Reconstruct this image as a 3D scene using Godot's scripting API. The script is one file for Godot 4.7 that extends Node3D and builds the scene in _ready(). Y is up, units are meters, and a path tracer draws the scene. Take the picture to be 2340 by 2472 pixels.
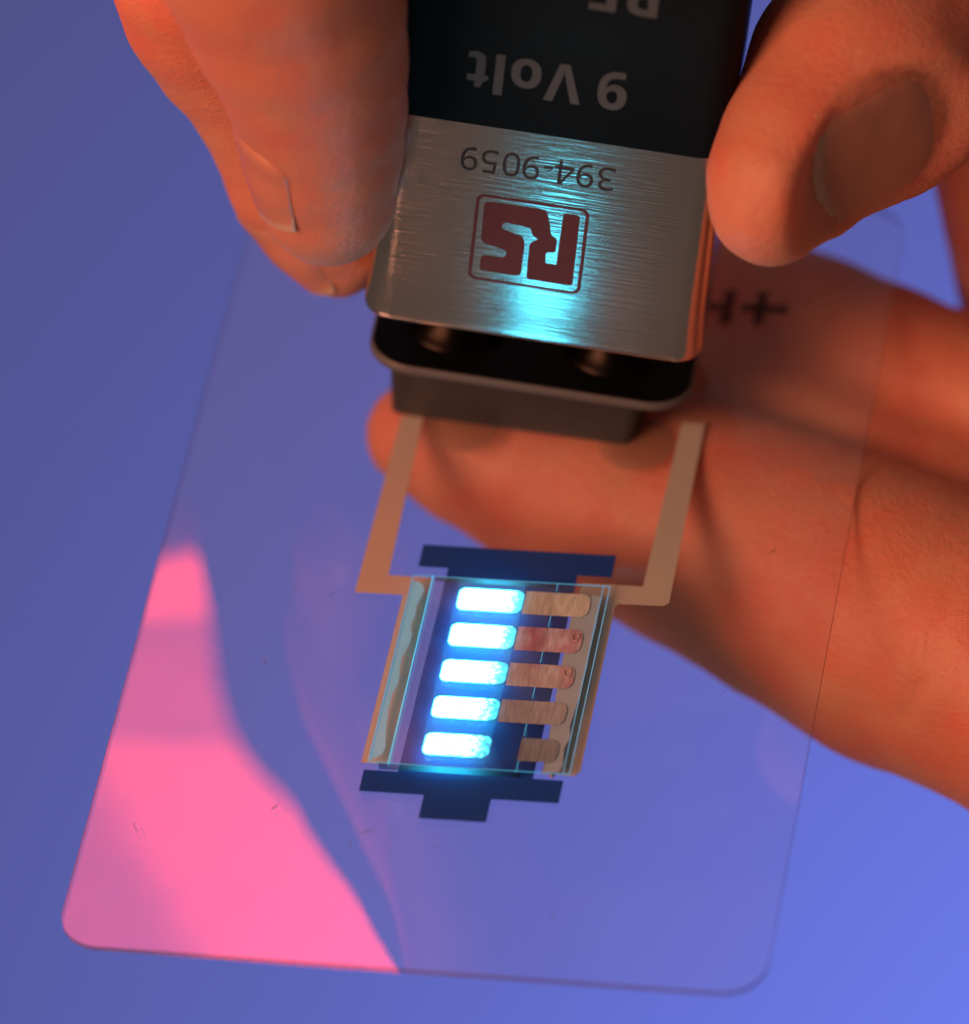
extends Node3D
# Millimetre positions are relative to the middle of the clear card, which is held level 0.3 m up.
const MM := 0.001
const LIFT := Vector3(0, 0.3, 0)

var mats := {}
var speckle := FastNoiseLite.new()

func w(x: float, y: float, z: float) -> Vector3:
	return Vector3(x, y, z) * MM + LIFT

func lin(r: float, g: float, b: float, a := 1.0) -> Color:
	var c := Color(r, g, b).linear_to_srgb()
	c.a = a
	return c

func mat(color: Color, rough := 0.6, metal := 0.0) -> StandardMaterial3D:
	var m := StandardMaterial3D.new()
	m.albedo_color = color
	m.roughness = rough
	m.metallic = metal
	return m

func pane_mat(alpha := 0.04, tint := Color(1, 1, 1)) -> StandardMaterial3D:
	var m := mat(Color(tint.r, tint.g, tint.b, alpha), 0.02)
	m.transparency = BaseMaterial3D.TRANSPARENCY_ALPHA
	return m

func glow_mat(color: Color, strength: float, texture: Texture2D = null) -> StandardMaterial3D:
	var m := mat(Color(0.02, 0.02, 0.02), 0.5)
	m.emission_enabled = true
	m.emission_energy_multiplier = strength
	m.emission = color
	if texture:
		m.emission_texture = texture
		m.emission_operator = BaseMaterial3D.EMISSION_OP_MULTIPLY
	return m

func obj(called: String, mesh: Mesh, m: Material, parent: Node3D = self) -> MeshInstance3D:
	var o := MeshInstance3D.new()
	o.name = called
	o.mesh = mesh
	if m:
		o.material_override = m
	o.cast_shadow = GeometryInstance3D.SHADOW_CASTING_SETTING_ON
	parent.add_child(o, true)
	return o

func thing(called: String, label: String, category: String, at: Transform3D, group := "") -> Node3D:
	var o := Node3D.new()
	o.name = called
	o.transform = at
	o.set_meta("label", label)
	o.set_meta("category", category)
	if group:
		o.set_meta("group", group)
	add_child(o, true)
	return o

# --- mesh helpers (all positions in millimetres) ---
func tri(st: SurfaceTool, a: Vector3, b: Vector3, c: Vector3) -> void:
	for p in [a, b, c]:
		st.add_vertex(p * MM)

func quad(st: SurfaceTool, a: Vector3, b: Vector3, c: Vector3, d: Vector3) -> void:
	tri(st, a, b, c)
	tri(st, a, c, d)

func done(st: SurfaceTool) -> ArrayMesh:
	st.generate_normals()
	return st.commit()

func begin(group := -1) -> SurfaceTool:
	var st := SurfaceTool.new()
	st.begin(Mesh.PRIMITIVE_TRIANGLES)
	st.set_smooth_group(group)
	return st

# A flat shape of the x-z plane between two heights.
func plate(outline: PackedVector2Array, low: float, high: float, sides := true, faces := true) -> ArrayMesh:
	var st := begin()
	var n := outline.size()
	if faces:
		var t := Geometry2D.triangulate_polygon(outline)
		for i in range(0, t.size(), 3):
			var a := outline[t[i]]
			var b := outline[t[i + 1]]
			var c := outline[t[i + 2]]
			if (b - a).cross(c - a) < 0:
				var s := b
				b = c
				c = s
			tri(st, Vector3(a.x, high, a.y), Vector3(b.x, high, b.y), Vector3(c.x, high, c.y))
			tri(st, Vector3(a.x, low, a.y), Vector3(c.x, low, c.y), Vector3(b.x, low, b.y))
	if sides:
		var turn := 0.0
		for i in n:
			turn += outline[i].cross(outline[(i + 1) % n])
		for i in n:
			var a := outline[i]
			var b := outline[(i + 1) % n]
			if turn < 0:
				var s := a
				a = b
				b = s
			quad(st, Vector3(a.x, low, a.y), Vector3(b.x, low, b.y), Vector3(b.x, high, b.y), Vector3(a.x, high, a.y))
	return done(st)

func rect(x0: float, z0: float, x1: float, z1: float) -> PackedVector2Array:
	return PackedVector2Array([Vector2(x0, z0), Vector2(x1, z0), Vector2(x1, z1), Vector2(x0, z1)])

func round_rect(x0: float, z0: float, x1: float, z1: float, r: float, steps := 8) -> PackedVector2Array:
	var out := PackedVector2Array()
	for k in 4:
		var c: Vector2 = [Vector2(x1 - r, z1 - r), Vector2(x0 + r, z1 - r), Vector2(x0 + r, z0 + r), Vector2(x1 - r, z0 + r)][k]
		for i in steps + 1:
			out.append(c + Vector2.from_angle((k + float(i) / steps) * PI / 2) * r)
	return out

func pairs(flat: Array) -> PackedVector2Array:
	var out := PackedVector2Array()
	for i in range(0, flat.size(), 2):
		out.append(Vector2(flat[i], flat[i + 1]))
	return out

# Rings of one outline swept along y: each ring is (height, inset). Outline lies in x-z.
func swept(outline: PackedVector2Array, rings: Array, cap_low := true, cap_high := true) -> ArrayMesh:
	var st := SurfaceTool.new()
	st.begin(Mesh.PRIMITIVE_TRIANGLES)
	var n := outline.size()
	var middle := Vector2()
	for p in outline:
		middle += p / n
	var away := []
	for i in n:
		var e := (outline[(i + 1) % n] - outline[(i + n - 1) % n]).normalized()
		away.append(Vector2(e.y, -e.x))
	var around := 0.0
	var run := PackedFloat32Array([0.0])
	for i in n:
		around += outline[i].distance_to(outline[(i + 1) % n])
		run.append(around)
	for j in rings.size():
		for i in n + 1:
			var p: Vector2 = outline[i % n] - away[i % n] * rings[j][1]
			st.set_uv(Vector2(run[i], rings[j][0]) * 0.02)
			st.set_smooth_group(0)
			st.add_vertex(Vector3(p.x, rings[j][0], p.y) * MM)
	for j in rings.size() - 1:
		for i in n:
			var a := j * (n + 1) + i
			var b := a + n + 1
			for k in [a, a + 1, b, a + 1, b + 1, b]:
				st.add_index(k)
	for side in 2:
		if not [cap_low, cap_high][side]:
			continue
		var j: int = 0 if side == 0 else rings.size() - 1
		var first := (rings.size() + side) * (n + 1) + side
		st.set_uv(Vector2.ZERO)
		st.add_vertex(Vector3(middle.x, rings[j][0], middle.y) * MM)
	st.generate_normals()
	var made := st.commit()
	# flat ends
	var caps := begin()
	for side in 2:
		if not [cap_low, cap_high][side]:
			continue
		var j: int = 0 if side == 0 else rings.size() - 1
		for i in n:
			var p: Vector2 = outline[i] - away[i] * rings[j][1]
			var q: Vector2 = outline[(i + 1) % n] - away[(i + 1) % n] * rings[j][1]
			var y: float = rings[j][0]
			tri(caps, Vector3(middle.x, y, middle.y), Vector3(p.x, y, p.y), Vector3(q.x, y, q.y))
	caps.generate_normals()
	caps.commit(made)
	return made

func tube(points: PackedVector3Array, r: float, sides := 6) -> ArrayMesh:
	var st := begin(0)
	var rings := []
	for i in points.size():
		var d := (points[mini(i + 1, points.size() - 1)] - points[maxi(i - 1, 0)]).normalized()
		var x := d.cross(Vector3.UP if absf(d.y) < 0.9 else Vector3.RIGHT).normalized()
		var y := x.cross(d)
		var ring := []
		for k in sides:
			ring.append(points[i] + (x * cos(TAU * k / sides) + y * sin(TAU * k / sides)) * r)
		rings.append(ring)
	for i in points.size() - 1:
		for k in sides:
			var m := (k + 1) % sides
			quad(st, rings[i][k], rings[i][m], rings[i + 1][m], rings[i + 1][k])
	return done(st)

func lathe(profile: PackedVector2Array, sides := 28) -> ArrayMesh:
	var st := begin(0)
	for i in profile.size() - 1:
		for k in sides:
			var a := TAU * k / sides
			var b := TAU * (k + 1) / sides
			var p := profile[i]
			var q := profile[i + 1]
			quad(st, Vector3(p.x * cos(a), p.y, p.x * sin(a)), Vector3(p.x * cos(b), p.y, p.x * sin(b)), Vector3(q.x * cos(b), q.y, q.x * sin(b)), Vector3(q.x * cos(a), q.y, q.x * sin(a)))
	return done(st)

# --- flesh: chains of tapered capsules joined by a smooth minimum, meshed as surface nets ---
class Flesh:
	var a := PackedVector3Array()
	var b := PackedVector3Array()
	var ra := PackedFloat32Array()
	var rb := PackedFloat32Array()
	var chain := PackedInt32Array()
	var blend := PackedFloat32Array()      # per chain
	var near := PackedInt32Array()         # bones looked at in this block
	var creases := []                      # [from, to, depth, width]
	var noise := FastNoiseLite.new()
	var chains := 0
	var bed_at := Vector3()                # where a broad nail flattens the flesh
	var bed_out := Vector3()

	func add(stations: Array, k: float) -> void:
		for i in stations.size() - 1:
			var p: Array = stations[i]
			var q: Array = stations[i + 1]
			a.append(Vector3(p[0], p[1], p[2]))
			b.append(Vector3(q[0], q[1], q[2]))
			ra.append(p[3])
			rb.append(q[3])
			chain.append(chains)
		blend.append(k)
		chains += 1

	func bone(i: int, p: Vector3) -> float:
		var d := b[i] - a[i]
		var l2 := d.length_squared()
		var t := (p - a[i]).dot(d) / l2
		# lean the foot of the perpendicular as a cone's surface does
		var h := (p - a[i] - d * t).length()
		t = clampf(t - h * (ra[i] - rb[i]) / l2 * -1.0 * -1.0, 0.0, 1.0)
		return (p - a[i] - d * t).length() - lerpf(ra[i], rb[i], t)

	func choose(p: Vector3, reach: float, only := -1) -> float:
		var far := PackedFloat32Array()
		var least := 1e9
		for i in a.size():
			var d := bone(i, p)
			far.append(d)
			least = minf(least, d)
		near.clear()
		for i in a.size():
			if far[i] < least + reach and (only < 0 or chain[i] == only):
				near.append(i)
		return least

	func at(p: Vector3) -> float:
		var total := 1e9
		var last := -1
		var own := 1e9
		for i in near:
			var d := bone(i, p)
			if chain[i] != last:
				if last >= 0:
					total = soft(total, own, blend[last])
				own = d
				last = chain[i]
			else:
				own = soft(own, d, 0.8)
		total = soft(total, own, blend[last])
		if bed_out != Vector3() and p.distance_to(bed_at) < 22.0:
			var level := (p - bed_at).dot(bed_out) - maxf(p.distance_to(bed_at) - 6.5, 0.0) * 0.75
			total = -soft(-total, -level, 1.6)
		if absf(total) < 2.0:
			for c in creases:
				var d: Vector3 = c[1] - c[0]
				var t := clampf((p - c[0]).dot(d) / d.length_squared(), 0.0, 1.0)
				var away: float = (p - c[0] - d * t).length() / c[3]
				if away < 2.5:
					total += c[2] * exp(-away * away) * (1.0 - pow(absf(2.0 * t - 1.0), 4.0))
			total += noise.get_noise_3dv(p) * 0.12
		return total

	func soft(x: float, y: float, k: float) -> float:
		var h := maxf(k - absf(x - y), 0.0) / k
		return minf(x, y) - h * h * k * 0.25

	func slope(p: Vector3) -> Vector3:
		var e := 0.25
		var k1 := Vector3(1, -1, -1)
		var k2 := Vector3(-1, -1, 1)
		var k3 := Vector3(-1, 1, -1)
		var k4 := Vector3(1, 1, 1)
		return (k1 * at(p + k1 * e) + k2 * at(p + k2 * e) + k3 * at(p + k3 * e) + k4 * at(p + k4 * e)) / (4.0 * e)

	func mesh(low: Vector3, high: Vector3, cell: float, tint: Callable) -> ArrayMesh:
		const B := 6
		var n := Vector3i(((high - low) / (cell * B)).ceil()) * B + Vector3i.ONE
		var value := PackedFloat32Array()
		value.resize(n.x * n.y * n.z)
		value.fill(NAN)
		var vertex := {}
		var st := SurfaceTool.new()
		st.begin(Mesh.PRIMITIVE_TRIANGLES)
		var count := 0
		var live := []
		for bz in (n.z - 1) / B:
			for by in (n.y - 1) / B:
				for bx in (n.x - 1) / B:
					var c := low + (Vector3(bx, by, bz) + Vector3.ONE * 0.5) * cell * B
					var d := choose(c, cell * B * 1.8 + 4.0)
					if absf(d) > cell * B * 0.9 + 2.5:
						continue
					live.append(Vector3i(bx, by, bz))
					for z in B + 1:
						for y in B + 1:
							for x in B + 1:
								var q := Vector3i(bx * B + x, by * B + y, bz * B + z)
								var k := (q.z * n.y + q.y) * n.x + q.x
								if is_nan(value[k]):
									value[k] = at(low + Vector3(q) * cell)
					# vertices of this block's cells
					for z in B:
						for y in B:
							for x in B:
								var q := Vector3i(bx * B + x, by * B + y, bz * B + z)
								var k := (q.z * n.y + q.y) * n.x + q.x
								var sum := Vector3()
								var hits := 0
								var v := PackedFloat32Array()
								for m in 8:
									v.append(value[k + (m & 1) + ((m >> 1) & 1) * n.x + (m >> 2) * n.x * n.y])
								for e in [[0, 1], [2, 3], [4, 5], [6, 7], [0, 2], [1, 3], [4, 6], [5, 7], [0, 4], [1, 5], [2, 6], [3, 7]]:
									var s: float = v[e[0]]
									var t: float = v[e[1]]
									if (s < 0) != (t < 0):
										var f := s / (s - t)
										var p0 := Vector3(e[0] & 1, (e[0] >> 1) & 1, e[0] >> 2)
										var p1 := Vector3(e[1] & 1, (e[1] >> 1) & 1, e[1] >> 2)
										sum += p0.lerp(p1, f)
										hits += 1
								if hits == 0:
									continue
								var p := low + (Vector3(q) + sum / hits) * cell
								var g := slope(p)
								p -= g.normalized() * clampf(at(p) / maxf(g.length(), 0.3), -0.4, 0.4)
								vertex[k] = count
								count += 1
								st.set_normal(g.normalized())
								st.set_color(tint.call(p))
								st.add_vertex(p * 0.001)
		var step := [1, n.x, n.x * n.y]
		for bq in live:
			for z in B:
				for y in B:
					for x in B:
						var q := Vector3i(bq.x * B + x, bq.y * B + y, bq.z * B + z)
						var k := (q.z * n.y + q.y) * n.x + q.x
						if not vertex.has(k):
							continue
						for axis in 3:
							if (value[k] < 0) == (value[k + step[axis]] < 0):
								continue
							var s: int = step[(axis + 1) % 3]
							var t: int = step[(axis + 2) % 3]
							if not (vertex.has(k - s) and vertex.has(k - t) and vertex.has(k - s - t)):
								continue
							var ring := [vertex[k], vertex[k - s], vertex[k - s - t], vertex[k - t]]
							if value[k] < 0:
								ring.reverse()
							for m in [0, 1, 2, 0, 2, 3]:
								st.add_index(ring[m])
		return st.commit()

# A nail: a curved plate on the back of a fingertip. axis points to the tip, out is where the nail faces.
func nail(flesh: Flesh, root: Vector3, axis: Vector3, out: Vector3, length: float, half: float, only: int, flat := 0.35) -> ArrayMesh:
	axis = axis.normalized()
	out = (out - axis * out.dot(axis)).normalized()
	var side := axis.cross(out)
	var rows := 22
	var cols := 20
	var top := []
	flesh.choose(root + axis * length * 0.5, 60.0, only)
	var ridge := []
	for i in rows + 1:
		var row := []
		var line := []
		for j in cols + 1:
			var s := float(i) / rows
			var v := float(j) / cols * 2.0 - 1.0
			var open := sqrt(maxf(1.0 - pow(maxf(1.0 - s / 0.28, 0.0), 2.0), 0.0))
			var ang := half * v * lerpf(open, 1.0, 0.12)
			var along := length * s * (1.0 - 0.10 * v * v * s)
			var dir := out * cos(ang) + side * sin(ang)
			var foot := root + axis * minf(along, length * 0.72)
			var r := 0.5
			for k in 40:
				var d := flesh.at(foot + dir * r)
				r -= d * 0.9
				if absf(d) < 0.01:
					break
			line.append(r)
			if along > length * 0.72 and i > 0:
				var fall: float = ridge[i - 1][j] - ridge[i - 2][j]
				r = ridge[i - 1][j] + clampf(fall, -0.12, 0.03)
				line[j] = r
			# a flatter curve than the finger's own, sunk at the sides and the root
			var middle := r * (1.0 + flat * (1.0 - cos(ang)) * 0.5)
			var rise := 0.23 - 0.5 * pow(absf(v), 6.0) * (1.0 - 0.8 * smoothstep(0.75, 1.0, s)) - 0.55 * pow(1.0 - s, 10.0) - 0.10 * smoothstep(0.85, 1.0, s)
			row.append(root + axis * along + dir * (middle + rise))
		ridge.append(line)
		top.append(row)
	var st := begin(0)
	var pink := Color(0.57, 0.235, 0.15)
	for layer in 2:
		for i in rows:
			for j in cols:
				var q := []
				for c in [[i, j], [i, j + 1], [i + 1, j + 1], [i + 1, j]]:
					var p: Vector3 = top[c[0]][c[1]]
					if layer == 1:
						p -= out * 0.2
					q.append([p, float(c[0]) / rows, float(c[1]) / cols * 2.0 - 1.0])
				if layer == 1:
					q.reverse()
				for m in [0, 2, 1, 0, 3, 2]:
					var s: float = q[m][1]
					var vv: float = q[m][2]
					var tip := smoothstep(0.90, 0.95, s + 0.03 * vv * vv)
					var moon := smoothstep(0.22, 0.16, s + 0.1 * vv * vv)
					st.set_color(pink.lerp(Color(0.64, 0.40, 0.27), tip).lerp(Color(0.55, 0.28, 0.19), moon * 0.5))
					st.add_vertex(q[m][0] * MM)
	# the edge all round
	var loop := []
	for j in cols + 1:
		loop.append(top[0][j])
	for i in range(1, rows + 1):
		loop.append(top[i][cols])
	for j in range(cols - 1, -1, -1):
		loop.append(top[rows][j])
	for i in range(rows - 1, 0, -1):
		loop.append(top[i][0])
	st.set_smooth_group(-1)
	for i in loop.size():
		var p: Vector3 = loop[i]
		var q: Vector3 = loop[(i + 1) % loop.size()]
		for m in [p, q, q - out * 0.2, p, q - out * 0.2, p - out * 0.2]:
			st.set_color(Color(0.60, 0.42, 0.29) if i > cols + rows * 0.85 and i < loop.size() - rows * 0.85 else pink)
			st.add_vertex(m * MM)
	return done(st)

# --- textures ---
func streaks(seed_: int, size: int, along: float, across: float) -> Image:
	var n := FastNoiseLite.new()
	n.seed = seed_
	n.frequency = 1.0
	n.fractal_octaves = 3
	var im := Image.create(size, size, false, Image.FORMAT_RGBA8)
	for y in size:
		for x in size:
			var v := n.get_noise_2d(x * along, y * across) * 0.5 + n.get_noise_2d(x * along * 3.1 + 50.0, y * across * 2.3) * 0.35
			v = clampf(0.5 + v, 0.0, 1.0)
			im.set_pixel(x, y, Color(v, v, v))
	return im

func noise_texture(seed_: int, frequency: float, octaves: int, size := 256) -> ImageTexture:
	var n := FastNoiseLite.new()
	n.seed = seed_
	n.frequency = frequency
	n.fractal_octaves = octaves
	return ImageTexture.create_from_image(n.get_seamless_image(size, size))

func skin_material() -> StandardMaterial3D:
	var m := mat(Color.WHITE, 0.52)
	m.vertex_color_use_as_albedo = true
	m.metallic_specular = 0.45
	m.subsurf_scatter_enabled = true
	m.subsurf_scatter_strength = 0.28
	m.rim_enabled = true
	m.rim = 0.2
	m.rim_tint = 0.2
	m.heightmap_enabled = true
	m.heightmap_scale = 0.009
	m.heightmap_texture = ridges()
	m.uv1_triplanar = true
	m.uv1_scale = Vector3.ONE * 62.0
	return m

# Fine ridges that wander, with pores and coarse unevenness between them.
func ridges() -> ImageTexture:
	var n := FastNoiseLite.new()
	n.seed = 4
	n.frequency = 0.006
	n.fractal_octaves = 2
	var bend := n.get_seamless_image(512, 512)
	n.seed = 8
	n.frequency = 0.04
	n.fractal_octaves = 3
	var rough := n.get_seamless_image(512, 512)
	var im := Image.create(512, 512, false, Image.FORMAT_RGBA8)
	for y in 512:
		for x in 512:
			var r := rough.get_pixel(x, y).r
			var v := 0.22 * sin(TAU * (x / 512.0 * 30.0 + bend.get_pixel(x, y).r * 16.0)) * smoothstep(0.2, 0.7, r) + (r - 0.5) * 0.9 + 0.5
			im.set_pixel(x, y, Color(v, v, v))
	return ImageTexture.create_from_image(im)

func skin_tint(p: Vector3) -> Color:
	var blotch := speckle.get_noise_3dv(p) * 0.5 + speckle.get_noise_3dv(p * 3.3 + Vector3(40, 0, 0)) * 0.35
	return Color(0.56, 0.25, 0.145).lerp(Color(0.60, 0.165, 0.10), clampf(0.5 + blotch * 1.3, 0.0, 1.0))

func _ready() -> void:
	speckle.seed = 11
	speckle.frequency = 0.09
	# ---------- camera, air, light ----------
	var lens := CameraAttributesPhysical.new()
	lens.frustum_focal_length = 169.5
	lens.exposure_aperture = 10.0
	lens.frustum_focus_distance = 0.557
	lens.frustum_near = 0.05
	lens.frustum_far = 20.0
	var eye := Camera3D.new()
	eye.name = "camera"
	add_child(eye)
	var right := Vector3(0.9821, -0.0877, -0.1651)
	var back := Vector3(0.179, 0.702, 0.690)
	back = back.normalized()
	var up := back.cross(right).normalized()
	right = up.cross(back)
	eye.transform = Transform3D(Basis(right, up, back), w(100.215, 400.796, 388.558))
	eye.attributes = lens
	eye.fov = 8.097
	eye.near = 0.05
	eye.far = 20.0
	eye.current = true
	var air := WorldEnvironment.new()
	air.name = "air"
	var env := Environment.new()
	env.background_mode = Environment.BG_COLOR
	env.background_color = lin(0.095, 0.070, 0.060)
	env.tonemap_mode = Environment.TONE_MAPPER_LINEAR
	env.tonemap_exposure = 1.0
	env.sdfgi_enabled = true
	env.ssao_enabled = true
	env.ssil_enabled = true
	air.environment = env
	add_child(air)

	area_lamp("key_light", w(-285, 320, 345), w(0, 10, -10), Vector2(0.28, 0.28), lin(1.0, 0.40, 0.25), 0.345)
	area_lamp("board_light", w(165, -405, -140), w(-20, -440, -380), Vector2(0.13, 0.13), lin(0.42, 0.39, 1.0), 0.20)

	# ---------- the blue board behind ----------
	var board := obj("background", BoxMesh.new(), mat(lin(0.13, 0.23, 0.46), 0.9))
	(board.mesh as BoxMesh).size = Vector3(1.0, 1.0, 0.01)
	board.transform = Transform3D(Basis(right, up, back), w(100.215, 400.796, 388.558) - back * 1.15)
	board.set_meta("kind", "structure")
	board.set_meta("label", "plain blue board far out of focus behind the card")

	added_lamp()
	card()
	light_panel()
	connector()
	battery()
	hands()

func area_lamp(called: String, at: Vector3, to: Vector3, size: Vector2, color: Color, energy: float) -> void:
	var l := AreaLight3D.new()
	l.name = called
	l.area_size = size
	l.area_normalize_energy = true
	l.light_color = color
	l.light_energy = energy
	l.shadow_enabled = true
	l.look_at_from_position(at, to, Vector3.UP)
	add_child(l)

# Added emitter out of view, shaped to mirror as pink in the card.
func added_lamp() -> void:
	var n := Vector3(0.3551, -0.7317, 0.5818).normalized()
	var ex := Vector3(0.8536, 0.0, -0.5209).normalized()
	var ey := n.cross(ex).normalized()
	var t := thing("added_lamp", "added orange glow out of view, shaped to mirror as a pink patch in the card", "lamp", Transform3D(Basis(ex, ey, n), w(-53.24, 68.29, -31.80)))
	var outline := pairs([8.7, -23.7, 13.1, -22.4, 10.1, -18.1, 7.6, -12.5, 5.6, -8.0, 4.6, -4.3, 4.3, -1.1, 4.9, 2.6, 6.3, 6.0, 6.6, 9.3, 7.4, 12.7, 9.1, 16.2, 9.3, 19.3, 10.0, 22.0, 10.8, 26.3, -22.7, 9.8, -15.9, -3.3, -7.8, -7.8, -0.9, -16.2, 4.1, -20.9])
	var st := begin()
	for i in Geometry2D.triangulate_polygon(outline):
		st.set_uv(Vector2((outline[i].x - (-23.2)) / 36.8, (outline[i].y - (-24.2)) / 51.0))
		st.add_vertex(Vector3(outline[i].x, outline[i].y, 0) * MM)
	obj("glow_sheet", done(st), glow_mat(lin(1.0, 0.06, 0.006), 12.0, lamp_picture()), t)
	var frame := PackedVector3Array()
	for p in outline:
		frame.append(Vector3(p.x, p.y, -0.6))
	frame.append(frame[0])
	obj("frame", tube(frame, 0.5), mat(lin(0.1, 0.06, 0.04), 0.5), t)

# Bands of brightness painted in for the patch mirrored in the card.
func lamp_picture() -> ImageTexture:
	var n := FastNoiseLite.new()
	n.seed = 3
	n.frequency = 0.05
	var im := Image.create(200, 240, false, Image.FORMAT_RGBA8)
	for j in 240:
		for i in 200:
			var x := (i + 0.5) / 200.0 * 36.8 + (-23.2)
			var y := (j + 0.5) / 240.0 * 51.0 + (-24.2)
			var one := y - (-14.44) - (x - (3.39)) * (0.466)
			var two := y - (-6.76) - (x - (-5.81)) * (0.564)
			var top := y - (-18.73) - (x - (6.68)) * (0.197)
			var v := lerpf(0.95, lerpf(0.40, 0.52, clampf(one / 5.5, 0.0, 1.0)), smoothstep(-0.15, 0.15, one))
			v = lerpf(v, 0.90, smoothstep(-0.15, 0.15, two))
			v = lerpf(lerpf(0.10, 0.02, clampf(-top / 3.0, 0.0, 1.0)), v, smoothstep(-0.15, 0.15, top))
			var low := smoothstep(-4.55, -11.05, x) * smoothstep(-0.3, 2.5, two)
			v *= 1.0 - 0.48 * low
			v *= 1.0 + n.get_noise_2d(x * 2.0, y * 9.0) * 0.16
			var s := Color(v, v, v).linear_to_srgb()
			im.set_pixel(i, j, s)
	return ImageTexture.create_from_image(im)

# The card is bent down a little towards the corner at its lower left.
func bent(x: float, y: float, z: float) -> Vector3:
	var t := maxf(-0.88 * x + 0.47 * z - 12.0, 0.0)
	var h := t * t / 188.0 if t < 10.0 else 100.0 / 188.0 + (t - 10.0) * 10.0 / 94.0
	return Vector3(x - 0.26 * h, y - h, z - 0.985 * h)

func card_half(z: float) -> float:
	var r := 3.3
	var over := maxf(absf(z) - (42.8 - r), 0.0)
	return 27.0 - r + sqrt(maxf(r * r - over * over, 0.0))

func card_rows() -> PackedFloat32Array:
	var rows := PackedFloat32Array()
	for i in 12:
		rows.append(-42.8 + 3.3 * (1.0 - cos(PI / 2 * i / 12.0)))
	for i in 61:
		rows.append(-39.5 + 79.0 * i / 60.0)
	for i in range(1, 13):
		rows.append(39.5 + 3.3 * sin(PI / 2 * i / 12.0))
	return rows

func card_sheet() -> ArrayMesh:
	var rows := card_rows()
	var st := begin(0)
	var n := 48
	for i in rows.size() - 1:
		for j in n:
			var q := []
			for c in [[i, j], [i, j + 1], [i + 1, j + 1], [i + 1, j]]:
				var z := rows[c[0]]
				q.append(Vector2(card_half(z) * (float(c[1]) / n * 2.0 - 1.0), z))
			st.set_smooth_group(0)
			quad(st, bent(q[0].x, 0, q[0].y), bent(q[1].x, 0, q[1].y), bent(q[2].x, 0, q[2].y), bent(q[3].x, 0, q[3].y))
			st.set_smooth_group(1)
			quad(st, bent(q[3].x, -0.4, q[3].y), bent(q[2].x, -0.4, q[2].y), bent(q[1].x, -0.4, q[1].y), bent(q[0].x, -0.4, q[0].y))
	return done(st)

func card_edge() -> ArrayMesh:
	var rows := card_rows()
	var loop := PackedVector2Array()
	for z in rows:
		loop.append(Vector2(card_half(z), z))
	rows.reverse()
	for z in rows:
		loop.append(Vector2(-card_half(z), z))
	var st := begin(0)
	for i in loop.size():
		var p := loop[i]
		var q := loop[(i + 1) % loop.size()]
		quad(st, bent(p.x, -0.4, p.y), bent(p.x, 0, p.y), bent(q.x, 0, q.y), bent(q.x, -0.4, q.y))
	return done(st)

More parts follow.
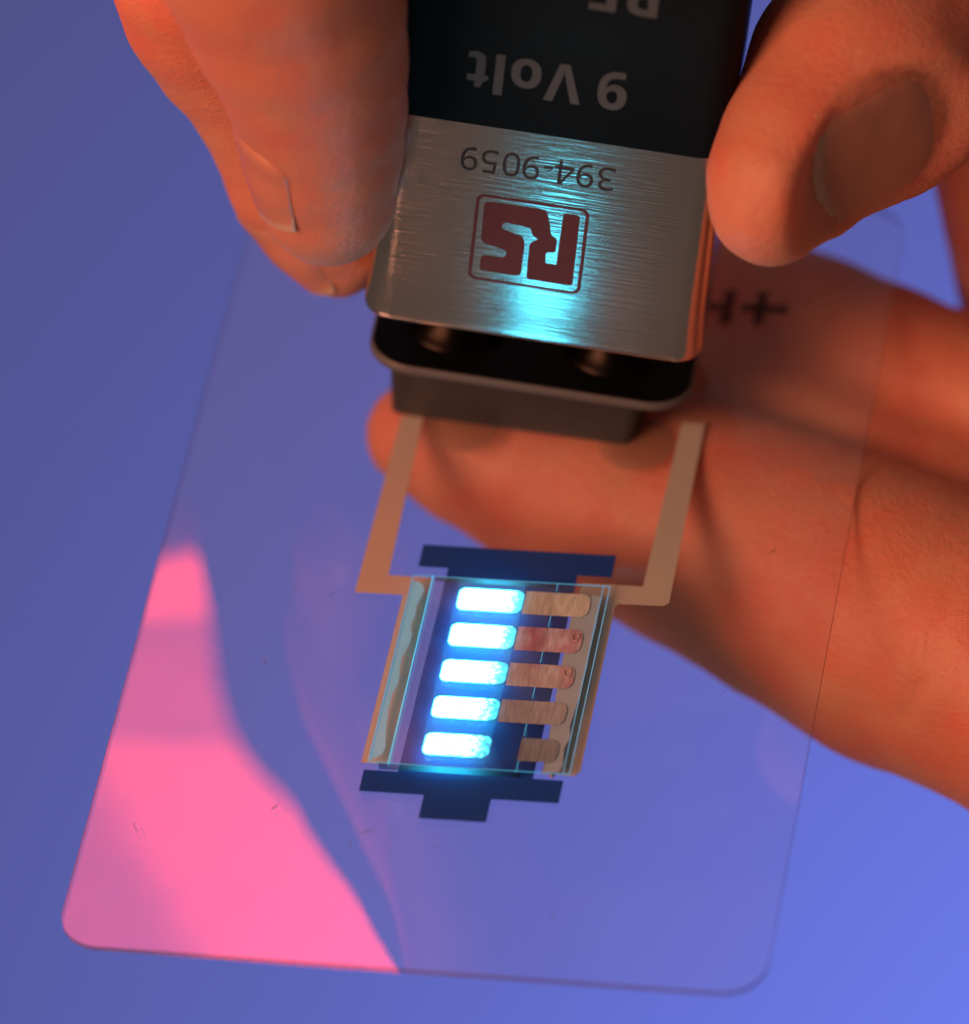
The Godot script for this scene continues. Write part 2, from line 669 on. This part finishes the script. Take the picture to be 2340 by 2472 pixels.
func card() -> void:
	var t := thing("clear_card", "clear plastic card with rounded corners carrying the glowing panel", "card", Transform3D(Basis(), LIFT))
	obj("sheet", card_sheet(), pane_mat(0.014), t)
	var rim := mat(Color(0.40, 0.34, 0.42, 0.7), 0.4)
	rim.transparency = BaseMaterial3D.TRANSPARENCY_ALPHA
	obj("edge", card_edge(), rim, t)
	var navy := mat(lin(0.010, 0.062, 0.30, 0.85), 0.6)
	navy.transparency = BaseMaterial3D.TRANSPARENCY_ALPHA
	navy.metallic_specular = 0.2
	var ink := pairs([-6.2, -1.4, 9.2, -1.4, 9.2, 1.0, 6.5, 1.0, 6.5, 22.75, 8.86, 22.75, 8.86, 25.1, 3.66, 25.1, 3.66, 27.5, -1.55, 27.5, -1.55, 25.1, -6.6, 25.1, -6.6, 22.9, -3.95, 22.9, -3.8, 1.0, -6.2, 1.0])
	obj("navy_print", plate(ink, 0.004, 0.02), navy, t)
	var pen := mat(lin(0.018, 0.02, 0.035, 0.55), 0.6)
	pen.transparency = BaseMaterial3D.TRANSPARENCY_ALPHA
	# a plus sign and an upright stroke marked by hand beside the connector
	for m in [rect(16.1, -32.2, 17.0, -28.3), rect(15.0, -30.7, 18.8, -29.7), rect(13.4, -32.2, 14.4, -28.2), rect(11.9, -30.6, 13.39, -29.7)]:
		obj("marking", plate(m, 0.004 if m[0].x != 15.0 else 0.012, 0.016 if m[0].x != 15.0 else 0.02), pen, t)
	var rng := RandomNumberGenerator.new()
	rng.seed = 17
	var lint := mat(lin(0.16, 0.12, 0.14), 0.8)
	for k in 26:
		var x := rng.randf_range(-23.0, 24.0)
		var z := rng.randf_range(-8.0, 40.0)
		if absf(x - 1.4) < 13.0 and z < 28.0:
			continue
		var curl := PackedVector3Array()
		var turn := rng.randf() * TAU
		var p := Vector2(x, z)
		for i in rng.randi_range(2, 7):
			curl.append(bent(p.x, 0.03, p.y))
			p += Vector2.from_angle(turn) * 0.16
			turn += rng.randf_range(-0.2, 0.9)
		obj("dust_speck", tube(curl, rng.randf_range(0.018, 0.035), 5), lint, t)
	var gold := mat(lin(0.47, 0.47, 0.40), 0.45, 0.2)
	var left := pairs([-10.5, -15.6, -8.7, -15.6, -8.36, 2.15, -4.85, 2.2, -4.7, 22.2, -6.95, 22.2, -6.86, 4.2, -10.7, 4.2])
	var right := pairs([14.0, -16.6, 12.15, -16.6, 11.8, 1.8, 7.0, 1.8, 6.75, 5.8, 7.1, 22.2, 9.6, 22.2, 10.0, 21.7, 9.95, 4.1, 10.2, 3.8, 13.7, 3.75, 14.1, 3.4])
	obj("gold_track", plate(left, 0.004, 0.03), gold, t)
	obj("gold_track", plate(right, 0.004, 0.03), gold, t)
	var pad_mat := mat(lin(0.26, 0.17, 0.11, 0.55), 0.5, 0.1)
	pad_mat.transparency = BaseMaterial3D.TRANSPARENCY_ALPHA
	for p in [Vector3(-5.3, 0, -14.9), Vector3(8.9, 0, -13.9)]:
		var pad := obj("contact_pad", lathe(PackedVector2Array([Vector2(0, 0.05), Vector2(2.9, 0.05), Vector2(3.0, 0.0)])), pad_mat, t)
		pad.position = p * MM
	# silver paste under the glass, with a wavy edge each
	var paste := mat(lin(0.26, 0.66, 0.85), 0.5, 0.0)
	paste.emission_enabled = true   # emission put in for cyan light the paste scatters from the glass
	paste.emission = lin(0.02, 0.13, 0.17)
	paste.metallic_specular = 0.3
	var wavy := [-6.3, 2.6, -5.9, 2.62, -5.5, 2.9, -5.25, 3.5, -5.35, 4.2, -5.57, 5.07, -5.5, 6.36, -5.66, 7.2, -5.6, 7.6, -5.37, 8.5, -5.42, 9.3, -5.6, 10.2, -5.75, 10.9, -5.72, 11.97, -5.58, 13.03, -5.62, 13.8, -5.8, 14.7, -5.85, 16.2, -5.7, 17.9, -5.5, 19.4, -5.34, 20.4, -5.5, 21.1, -6.0, 21.6, -6.35, 21.8]
	var one := obj("silver_paste", plate(pairs(wavy), 0.80, 0.85), paste, t)
	one.position = Vector3(0.2, 0.0, 0.82) * MM
	var other := [8.0, 3.0, 8.8, 3.2, 8.75, 4.6, 8.82, 6.3, 8.7, 8.9, 8.8, 10.8, 8.72, 12.9, 8.6, 15.2, 8.45, 17.1, 8.66, 18.2, 8.38, 19.4, 8.55, 21.3, 8.3, 21.9, 7.2, 21.9, 7.12, 20.0, 7.0, 17.3, 6.8, 12.0, 6.7, 5.6, 7.4, 4.0]
	var second := obj("silver_paste", plate(pairs(other), 0.84, 0.88), mat(lin(0.40, 0.62, 0.72), 0.55), t)
	second.position = Vector3(0.2, 0.0, 0.82) * MM

# ---------- the glass panel with five glowing bars ----------
func bar_picture(seed_: int, ragged: float) -> ImageTexture:
	var n := FastNoiseLite.new()
	n.seed = seed_
	n.frequency = 0.07
	n.fractal_octaves = 4
	var im := Image.create(128, 64, false, Image.FORMAT_RGBA8)
	for y in 64:
		for x in 128:
			var px := (x + 0.5) / 128.0 * 5.3
			var py := (y + 0.5) / 64.0 * 2.55
			var q := Vector2(absf(px - 2.65) - 2.65 + 0.62, absf(py - 1.275) - 1.275 + 0.62)
			var d := minf(maxf(q.x, q.y), 0.0) + Vector2(maxf(q.x, 0.0), maxf(q.y, 0.0)).length() - 0.62
			var v := smoothstep(0.02, -0.16, d)
			v = 0.03 + 0.05 * smoothstep(0.0, -0.05, d) + 0.92 * v * v
			var worn := n.get_noise_2d(x, y) + n.get_noise_2d(x * 4.0, y * 4.0) * 0.6
			var edge := smoothstep(3.9 - ragged * 0.6, 4.9, px + worn * 0.7)
			v *= 1.0 - 0.93 * edge
			v *= 1.0 - ragged * 0.75 * smoothstep(0.02, 0.5, worn)
			v = clampf(v, 0.0, 1.0)
			var s := Color(v, v, v).linear_to_srgb()
			im.set_pixel(x, y, s)
	return ImageTexture.create_from_image(im)

func bar_mesh(x0: float, x1: float, z0: float, z1: float, low: float, high: float, r: float) -> ArrayMesh:
	var st := begin()
	var outline := round_rect(x0, z0, x1, z1, r)
	var c := Vector2((x0 + x1) / 2, (z0 + z1) / 2)
	var n := outline.size()
	for i in n:
		for p in [c, outline[i], outline[(i + 1) % n]]:
			st.set_uv(Vector2((p.x - x0) / (x1 - x0), (p.y - z0) / (z1 - z0)))
			st.add_vertex(Vector3(p.x, high, p.y) * MM)
	for i in n:
		var p := outline[i]
		var q := outline[(i + 1) % n]
		for v in [[p, low], [q, low], [q, high], [p, low], [q, high], [p, high]]:
			st.set_uv(Vector2((v[0].x - x0) / (x1 - x0), (v[0].y - z0) / (z1 - z0)))
			st.add_vertex(Vector3(v[0].x, v[1], v[0].y) * MM)
	return done(st)

func strip_mesh(x0: float, x1: float, z0: float, z1: float, high: float, tint: Callable) -> ArrayMesh:
	var st := begin(0)
	var nx := 60
	var nz := 24
	var r := 0.75
	for i in nx:
		for j in nz:
			for c in [[i, j], [i + 1, j], [i + 1, j + 1], [i, j], [i + 1, j + 1], [i, j + 1]]:
				var x := lerpf(x0, x1, float(c[0]) / nx)
				var half := (z1 - z0) / 2
				var inset := maxf(x - (x1 - r), 0.0)
				half -= r - sqrt(maxf(r * r - inset * inset, 0.0))
				var z := (z0 + z1) / 2 + half * (float(c[1]) / nz * 2.0 - 1.0)
				st.set_color(tint.call(x, z))
				st.add_vertex(Vector3(x, high, z) * MM)
	return done(st)

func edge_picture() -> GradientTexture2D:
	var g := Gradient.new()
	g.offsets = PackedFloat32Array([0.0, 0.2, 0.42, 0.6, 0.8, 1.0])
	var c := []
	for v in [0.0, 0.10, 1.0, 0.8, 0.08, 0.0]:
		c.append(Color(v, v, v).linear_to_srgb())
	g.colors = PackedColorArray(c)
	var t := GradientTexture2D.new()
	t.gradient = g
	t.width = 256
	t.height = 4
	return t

func wall(x0: float, x1: float, z: float, low: float, high: float) -> ArrayMesh:
	var st := begin()
	for c in [[0, 0], [1, 0], [1, 1], [0, 0], [1, 1], [0, 1]]:
		st.set_uv(Vector2(c[0], 0.5))
		st.add_vertex(Vector3(lerpf(x0, x1, c[0]), lerpf(low, high, c[1]), z) * MM)
	return done(st)

func light_panel() -> void:
	var t := thing("light_display", "small glass panel with five glowing cyan bars fixed on the card", "light panel", Transform3D(Basis(), LIFT))
	var glass := pane_mat(0.002)
	obj("substrate_glass", plate(rect(-6.26, 3.0, 9.35, 23.0), 1.00, 1.05, false), glass, t)
	obj("upper_glass", plate(rect(-6.16, 2.95, 8.92, 22.95), 1.06, 1.10, false), glass, t)
	obj("cover_glass", plate(rect(-4.46, 3.3, 5.44, 23.5), 1.11, 1.45, false), glass, t)
	# emissive strips and end walls put in for light piped through the glass
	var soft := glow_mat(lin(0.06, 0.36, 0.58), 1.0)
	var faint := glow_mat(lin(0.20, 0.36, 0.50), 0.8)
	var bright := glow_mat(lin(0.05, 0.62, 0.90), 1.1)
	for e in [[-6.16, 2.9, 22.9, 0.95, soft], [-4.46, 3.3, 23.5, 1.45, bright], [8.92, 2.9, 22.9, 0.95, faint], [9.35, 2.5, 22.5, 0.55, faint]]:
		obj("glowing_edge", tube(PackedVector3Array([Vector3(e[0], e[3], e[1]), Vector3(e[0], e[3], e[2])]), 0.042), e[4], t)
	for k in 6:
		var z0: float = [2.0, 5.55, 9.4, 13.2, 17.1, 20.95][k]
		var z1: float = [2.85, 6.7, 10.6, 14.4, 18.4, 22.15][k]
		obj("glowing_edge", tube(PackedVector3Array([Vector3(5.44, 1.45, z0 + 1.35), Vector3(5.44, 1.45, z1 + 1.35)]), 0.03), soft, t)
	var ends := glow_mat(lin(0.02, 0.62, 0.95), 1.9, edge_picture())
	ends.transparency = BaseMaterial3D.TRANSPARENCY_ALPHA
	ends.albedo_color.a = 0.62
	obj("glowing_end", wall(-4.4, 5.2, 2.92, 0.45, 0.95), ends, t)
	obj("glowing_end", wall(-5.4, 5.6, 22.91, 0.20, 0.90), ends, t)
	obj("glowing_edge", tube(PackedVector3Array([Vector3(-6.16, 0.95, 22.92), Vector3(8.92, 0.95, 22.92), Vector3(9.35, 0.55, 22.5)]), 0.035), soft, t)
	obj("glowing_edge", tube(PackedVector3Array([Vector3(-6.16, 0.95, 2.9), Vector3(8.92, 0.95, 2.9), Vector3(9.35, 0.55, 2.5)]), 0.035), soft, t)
	# bars and the metal strips that run on from them
	var stain := FastNoiseLite.new()
	stain.frequency = 0.6
	stain.fractal_octaves = 3
	var under := glow_mat(lin(0.012, 1.0, 0.42), 5.6)
	var shades := [[0.62, 0.74, 0.66], [0.60, 0.64, 0.74], [0.55, 0.64, 0.68], [0.40, 0.52, 0.56], [0.27, 0.37, 0.42]]
	var blot := [0.0, 1.0, 0.7, 0.08, 0.0]
	var bar_z := [[3.93, 6.4], [7.75, 10.3], [11.65, 14.1], [15.55, 17.95], [19.45, 21.85]]
	for k in 5:
		var z0: float = bar_z[k][0]
		var z1: float = bar_z[k][1]
		var m := glow_mat(lin(0.068, 0.69, 0.98), 27.0, bar_picture(30 + k, [0.0, 0.22, 0.42, 0.62, 0.85][k]))
		obj("bar_halo_plate", plate(rect(-1.9, z0 + 0.4, 2.5, z1 - 0.4), 0.952, 0.957, false), under, t)  # added glowing plate that puts the halo on the print below
		obj("glowing_bar", bar_mesh(-2.27, 3.01, z0, z1, 0.96, 0.99, 0.62), m, t)
		var base: Array = shades[k]
		var tint := func(x: float, z: float) -> Color:
			var c := Color(base[0], base[1], base[2])
			var s := stain.get_noise_2d(x * 1.3 + k * 20.0, z * 0.8)
			var red: float = blot[k] * clampf(0.12 + s * 0.7 + 0.9 * exp(-pow((x - 4.4) / 0.7, 2.0)) * (1.0 if k == 1 else exp(-pow((z - z0) / 0.9, 2.0))) + smoothstep(6.3, 7.9, x) * 0.6, 0.0, 1.0)
			c = c.lerp(Color(0.42, 0.08, 0.20), red * 0.7)
			return c * (1.0 + stain.get_noise_2d(x * 5.0, z * 0.6 + k * 9.0) * 0.35)
		var sm := mat(Color.WHITE, 0.5, 0.0)
		sm.vertex_color_use_as_albedo = true
		sm.metallic_specular = 0.35
		obj("metal_strip", strip_mesh(5.2 if k == 4 else 3.02, 8.18, z0, z1, 0.97, tint), sm, t)
		# a little bead of solder at the strip's end
		var ring := PackedVector3Array()
		for i in 13:
			var a := TAU * i / 12.0 * (0.55 if k == 0 else 0.8) - 1.2
			ring.append(Vector3(7.65 + 0.28 * cos(a), 1.0, (z0 + z1) / 2 - 0.45 + 0.42 * sin(a)))
		if k == 1 or k == 2:
			obj("solder_bead", tube(ring, 0.06), mat(lin(0.50, 0.45, 0.40), 0.35, 0.3), t)
	var blob := obj("solder_blob", SphereMesh.new(), mat(lin(0.30, 0.22, 0.16), 0.3, 0.3), t)
	(blob.mesh as SphereMesh).radius = 0.00022
	(blob.mesh as SphereMesh).height = 0.0003
	blob.position = Vector3(7.9, 0.1, 22.35) * MM
	# the room's cyan glow of the bars as a lamp of the same size
	var l := AreaLight3D.new()
	l.name = "bar_glow"
	l.area_size = Vector2(0.0053, 0.018)
	l.area_normalize_energy = true
	l.light_color = lin(0.05, 0.55, 1.0)
	l.light_energy = 0.00002
	l.shadow_enabled = true
	l.transform = Transform3D(Basis(Vector3(1, 0, 0), Vector3(0, 0, -1), Vector3(0, 1, 0)), w(0.15, 1.6, 12.0))
	add_child(l)

# ---------- battery ----------
func battery_place() -> Transform3D:
	var u := Vector3(0.986, -0.163, -0.027).normalized()
	var v := Vector3(0.162, 0.986, -0.045)
	v = (v - u * v.dot(u)).normalized()
	var back := Basis(u, v, u.cross(v)).rotated(u, deg_to_rad(-5.0))
	return Transform3D(Basis(back.x, back.y * 0.927, back.z), w(1.74, 12.963, -11.597))

func lettering(text: String, bold: bool, x0: float, x1: float, y0: float, y1: float, m: Material, parent: Node, z := 0.08) -> void:
	var f := SystemFont.new()
	f.font_names = PackedStringArray(["Droid Sans"])
	f.font_weight = 700 if bold else 400
	var tm := TextMesh.new()
	tm.text = text
	tm.font = f
	tm.font_size = 48
	tm.pixel_size = 0.0001
	tm.depth = 0.00004
	tm.curve_step = 1.0
	var box := tm.get_aabb()
	var o := obj("lettering", tm, m, parent)
	var sx := (x1 - x0) * MM / box.size.x
	var sy := (y1 - y0) * MM / box.size.y
	var middle := box.get_center()
	o.transform = Transform3D(Basis(Vector3(-sx, 0, 0), Vector3(0, -sy, 0), Vector3(0, 0, 1)), Vector3((x0 + x1) / 2 * MM + middle.x * sx, (y0 + y1) / 2 * MM + middle.y * sy, z * MM))

func face_plate(outline: PackedVector2Array, z: float, hole := PackedVector2Array()) -> ArrayMesh:
	var st := begin()
	if hole.is_empty():
		var t := Geometry2D.triangulate_polygon(outline)
		for i in t:
			st.add_vertex(Vector3(outline[i].x, outline[i].y, z) * MM)
	else:
		var n := outline.size()
		for i in n:
			var j := (i + 1) % n
			quad(st, Vector3(outline[i].x, outline[i].y, z), Vector3(outline[j].x, outline[j].y, z), Vector3(hole[j].x, hole[j].y, z), Vector3(hole[i].x, hole[i].y, z))
	return done(st)

func battery() -> void:
	var t := thing("battery", "upside-down nine volt battery with black band and brushed steel end", "battery", battery_place())
	var steel := mat(lin(0.60, 0.56, 0.50), 0.30, 1.0)
	steel.anisotropy_enabled = true
	steel.anisotropy = -0.45
	var lines := streaks(7, 1024, 0.0042, 0.13)
	steel.heightmap_enabled = true
	steel.heightmap_texture = ImageTexture.create_from_image(lines)
	steel.heightmap_scale = 0.0016
	steel.roughness = 0.22
	var outline := round_rect(-13.2, -17.5, 13.2, 0.0, 2.1, 10)
	obj("casing", swept(outline, [[0.05, 1.6], [0.0, 0.9], [0.05, 0.3], [0.14, 0.02], [0.28, -0.13], [0.48, -0.20], [0.75, -0.222], [1.1, -0.205], [1.6, -0.165], [2.3, -0.115], [3.2, -0.06], [4.3, -0.02], [5.3, 0.0], [8.0, 0.0], [12.0, 0.0], [22.0, 0.0], [47.0, 0.0], [48.0, 0.9]]), steel, t)
	var black := mat(lin(0.008, 0.014, 0.017), 0.5)
	black.metallic_specular = 0.12
	obj("black_band", swept(outline, [[21.4, 0.0], [21.42, -0.05], [46.5, -0.05], [46.6, 0.0]], false, false), black, t)
	var silver := mat(lin(0.085, 0.105, 0.11), 0.5, 0.4)
	lettering("9 Volt", true, -7.2, 5.1, 24.75, 28.8, silver, t)
	lettering("RE", true, 1.4, 6.6, 34.6, 38.6, silver, t)
	var dark := mat(lin(0.018, 0.017, 0.016), 0.6)
	lettering("394-9059", false, -6.95, 5.0, 16.7, 19.1, dark, t, 0.02)
	# the emblem: a thin frame and two joined letters
	var red := mat(lin(0.085, 0.030, 0.033), 0.55)
	red.metallic_specular = 0.3
	var logo := Node3D.new()
	logo.name = "emblem"
	t.add_child(logo)
	obj("emblem_frame", face_plate(round_rect(-5.42, 5.62, 3.42, 14.52, 0.7, 6), 0.02, round_rect(-5.14, 5.9, 3.14, 14.24, 0.45, 6)), red, logo)
	obj("emblem_letters", face_plate(pairs([1.5, 13.78, 1.42, 13.6, 1.36, 11.0, 1.30, 8.4, 0.46, 8.4, 0.44, 9.5, 1.05, 9.62, 1.17, 9.85, 1.17, 10.9, 1.05, 11.12, 0.66, 11.35, 0.3, 13.1, 0.02, 13.82, -4.35, 13.82, -4.62, 13.7, -4.76, 13.4, -4.72, 10.0, -4.6, 9.65, -4.35, 9.48, -2.85, 9.1, -2.66, 8.95, -2.66, 8.5, -2.85, 8.3, -4.3, 8.25, -4.52, 8.1, -4.58, 7.85, -4.56, 6.8, -4.4, 6.66, -1.75, 6.64, -1.45, 6.75, -1.3, 7.05, -1.3, 10.1, -1.42, 10.5, -1.72, 10.85, -3.05, 11.2, -3.22, 11.45, -3.15, 11.8, -2.85, 11.96, -1.1, 11.78, -0.94, 11.6, -0.8, 11.1, -0.3, 10.66, -0.75, 10.35, -0.93, 10.0, -0.86, 6.65, -0.7, 6.45, 2.5, 6.42, 2.76, 6.6, 2.72, 13.55, 2.55, 13.78]), 0.02), red, logo)
	var metal := mat(lin(0.014, 0.011, 0.008), 0.3, 1.0)
	for s in [-1, 1]:
		var o := obj("terminal", lathe(PackedVector2Array([Vector2(0, -3.2), Vector2(2.4, -3.2), Vector2(2.9, -2.9), Vector2(2.9, -2.2), Vector2(2.5, -1.8), Vector2(2.5, 0.3)])), metal, t)
		o.position = Vector3(6.35 * s, 0, -8.75) * MM

func connector() -> void:
	var t := thing("snap_connector", "dark battery snap connector fixed to the card under the battery", "connector", battery_place())
	var top := mat(lin(0.004, 0.005, 0.006), 0.4)
	top.metallic_specular = 0.2
	var worn := mat(lin(0.10, 0.105, 0.10), 0.5)
	var outline := round_rect(-12.9, -17.0, 13.0, -2.0, 3.6, 10)
	obj("flange", swept(outline, [[-7.2, 0.15], [-7.1, 0.0], [-6.5, 0.0], [-6.35, 0.12]]), worn, t)
	obj("top_sheet", swept(round_rect(-12.9, -17.0, 13.0, -2.0, 3.6, 10), [[-6.34, 0.2], [-6.25, 0.3]]), top, t)
	# body: stands on the card, which the battery leans on a little
	var inv := t.transform.affine_inverse()
	var low := []
	for p in [[-11.6, -15.9], [8.5, -13.6], [10.3, -24.5], [-9.9, -26.5]]:
		low.append(inv * w(p[0], 0.06, p[1]) / MM)
	var high := [Vector3(-11.1, -7.1, -3.4), Vector3(9.3, -7.1, -3.4), Vector3(9.3, -7.1, -15.5), Vector3(-11.1, -7.1, -15.5)]
	var rough := mat(lin(0.026, 0.027, 0.027), 0.45)
	rough.heightmap_enabled = true
	rough.heightmap_scale = 0.004
	rough.heightmap_texture = noise_texture(21, 0.05, 4)
	rough.uv1_triplanar = true
	rough.uv1_scale = Vector3.ONE * 120.0
	var st := begin(0)
	var rings := [0.0, 0.12, 0.9, 1.0]
	var grid := []
	for f in rings:
		var ring := []
		for c in 4:
			var p: Vector3 = (low[c] as Vector3).lerp(high[c], f)
			var q: Vector3 = (low[(c + 1) % 4] as Vector3).lerp(high[(c + 1) % 4], f)
			var o: Vector3 = (low[(c + 3) % 4] as Vector3).lerp(high[(c + 3) % 4], f)
			var r := 1.1
			for i in 6:
				var a := p + (o - p).normalized() * r
				var b := p + (q - p).normalized() * r
				var s := i / 5.0
				ring.append(a.lerp(p, s).lerp(p.lerp(b, s), s))
		grid.append(ring)
	for j in grid.size() - 1:
		for i in 24:
			quad(st, grid[j][i], grid[j][(i + 1) % 24], grid[j + 1][(i + 1) % 24], grid[j + 1][i])
	obj("body", done(st), rough, t)
	var brass := mat(lin(0.012, 0.010, 0.008), 0.3, 1.0)
	for s in [-1, 1]:
		var o := obj("snap", lathe(PackedVector2Array([Vector2(0, -2.9), Vector2(2.6, -2.9), Vector2(3.0, -3.3), Vector2(3.0, -5.2), Vector2(4.1, -5.9), Vector2(4.3, -6.25)])), brass, t)
		o.position = Vector3(6.35 * s, 0, -8.75) * MM

# ---------- hands ----------
func hands() -> void:
	var skin := skin_material()
	var nail_mat := mat(Color.WHITE, 0.38)
	nail_mat.vertex_color_use_as_albedo = true
	nail_mat.subsurf_scatter_enabled = true
	nail_mat.subsurf_scatter_strength = 0.1
	var ripple := FastNoiseLite.new()
	ripple.seed = 5
	ripple.frequency = 0.16
	ripple.fractal_octaves = 2

	var f := Flesh.new()
	f.noise = ripple
	f.add([[-12.5, 27.4, -10.3, 4.50], [-12.5, 29.1, -10.3, 5.24], [-12.4, 33.2, -10.4, 5.93], [-12.2, 37.9, -10.5, 6.48], [-12.4, 42.6, -10.4, 7.30], [-13.0, 47.6, -10.3, 8.22], [-14.0, 54.7, -10.0, 9.03], [-16.2, 65.6, -9.4, 9.28], [-20.0, 84.0, -15.0, 10.5]], 3.0)
	f.add([[-14.6, 14.7, -18.8, 3.60], [-16.0, 17.4, -19.4, 4.57], [-17.8, 21.1, -20.4, 5.21], [-19.8, 28.8, -21.4, 5.57], [-21.9, 33.5, -21.5, 6.02], [-23.1, 37.8, -21.3, 6.47], [-23.2, 41.4, -21.3, 6.84], [-24.0, 46.7, -23.6, 7.53], [-24.0, 64.0, -27.0, 8.2], [-22.0, 84.0, -28.0, 9.0]], 0.3)
	f.add([[-6.0, 52.0, -38.0, 7.0], [-12.0, 68.0, -40.0, 8.5], [-16.0, 86.0, -34.0, 11.0]], 3.0)
	f.add([[-17.0, 86.0, -18.0, 13.0], [-24.0, 110.0, -30.0, 18.0]], 6.0)
	var t := thing("hand", "hand pinching the battery's steel and black edge from above, nail turned sideways", "hand", Transform3D(Basis(), LIFT))
	obj("skin", f.mesh(Vector3(-44, 8, -52), Vector3(6, 112, 4), 0.8, skin_tint), skin, t)
	obj("fingernail", nail(f, Vector3(-12.3, 38.2, -10.4), Vector3(-0.02, -1.0, 0.0), Vector3(-0.93, 0.0, 0.36), 9.0, 0.95, 0), nail_mat, t)
	obj("fingernail", nail(f, Vector3(-16.9, 21.6, -19.0), Vector3(0.29, -0.95, -0.08), Vector3(-0.70, -0.07, 0.6), 8.6, 0.9, 1), nail_mat, t)

	var g := Flesh.new()
	g.noise = ripple
	g.add([[22.0, 30.1, -10.1, 4.63], [22.9, 31.1, -12.0, 5.77], [24.5, 31.5, -15.0, 7.01], [28.2, 32.3, -22.5, 9.51], [31.7, 30.9, -32.2, 10.52], [38.3, 26.5, -43.9, 11.44], [49.2, 10.7, -53.9, 13.86]], 2.5)
	g.add([[-9.9, -5.1, -18.8, 4.47], [-6.0, -6.5, -18.7, 5.86], [-1.1, -7.7, -18.1, 7.11], [6.2, -9.2, -16.7, 8.63], [14.0, -10.6, -15.2, 10.03], [18.2, -11.0, -13.5, 10.37], [22.2, -11.4, -11.8, 10.84], [26.3, -11.8, -10.0, 11.22], [30.6, -12.3, -7.9, 11.68], [37.3, -12.0, -4.7, 11.44], [45.8, -12.8, -1.1, 12.19], [62.0, -18.0, 4.0, 16.0]], 1.5)
	g.add([[9.0, -10.0, -29.0, 6.0], [20.0, -10.5, -25.5, 6.6], [32.0, -12.0, -20.0, 7.5], [46.0, -15.0, -14.0, 9.0]], 2.0)
	g.add([[0.4, -7.1, -43.7, 5.59], [7.4, -8.6, -40.1, 7.07], [13.7, -9.0, -37.9, 7.46], [19.7, -8.9, -35.3, 7.39], [25.6, -8.6, -32.5, 7.09], [30.8, -8.3, -29.9, 6.80], [38.9, -9.4, -27.5, 7.95], [49.5, -12.4, -25.3, 10.85], [66.0, -16.0, -20.0, 13.0]], 2.0)
	g.add([[37.7, 6.2, -46.3, 9.41], [45.3, -13.8, -45.3, 14.14], [60.0, -20.0, -36.0, 18.0], [76.0, -22.0, -14.0, 20.0]], 3.0)
	g.bed_at = Vector3(29.78, 31.95, -15.19)
	g.bed_out = Vector3(0.68, 0.0, 0.73).normalized()
	g.creases = [
		[Vector3(36.3, -0.7, -3.3), Vector3(34.1, -5.1, 3.9), 0.34, 0.75],
		[Vector3(34.1, -5.1, 3.9), Vector3(32.1, -10.1, 5.3), 0.30, 0.80],
		[Vector3(35.2, -0.7, -3.8), Vector3(30.3, -6.7, 3.2), 0.22, 0.70],
	]
	var h := thing("hand", "hand under the card with its two fingers, thumb against the battery's black side", "hand", Transform3D(Basis(), LIFT))
	obj("skin", g.mesh(Vector3(-16, -42, -66), Vector3(80, 52, 22), 0.9, skin_tint), skin, h)
	obj("thumbnail", nail(g, Vector3(30.21, 32.28, -23.53), Vector3(-0.707, -0.052, 0.66), Vector3(0.68, 0.0, 0.73), 12.2, 0.84, 0, 0.0), nail_mat, h)
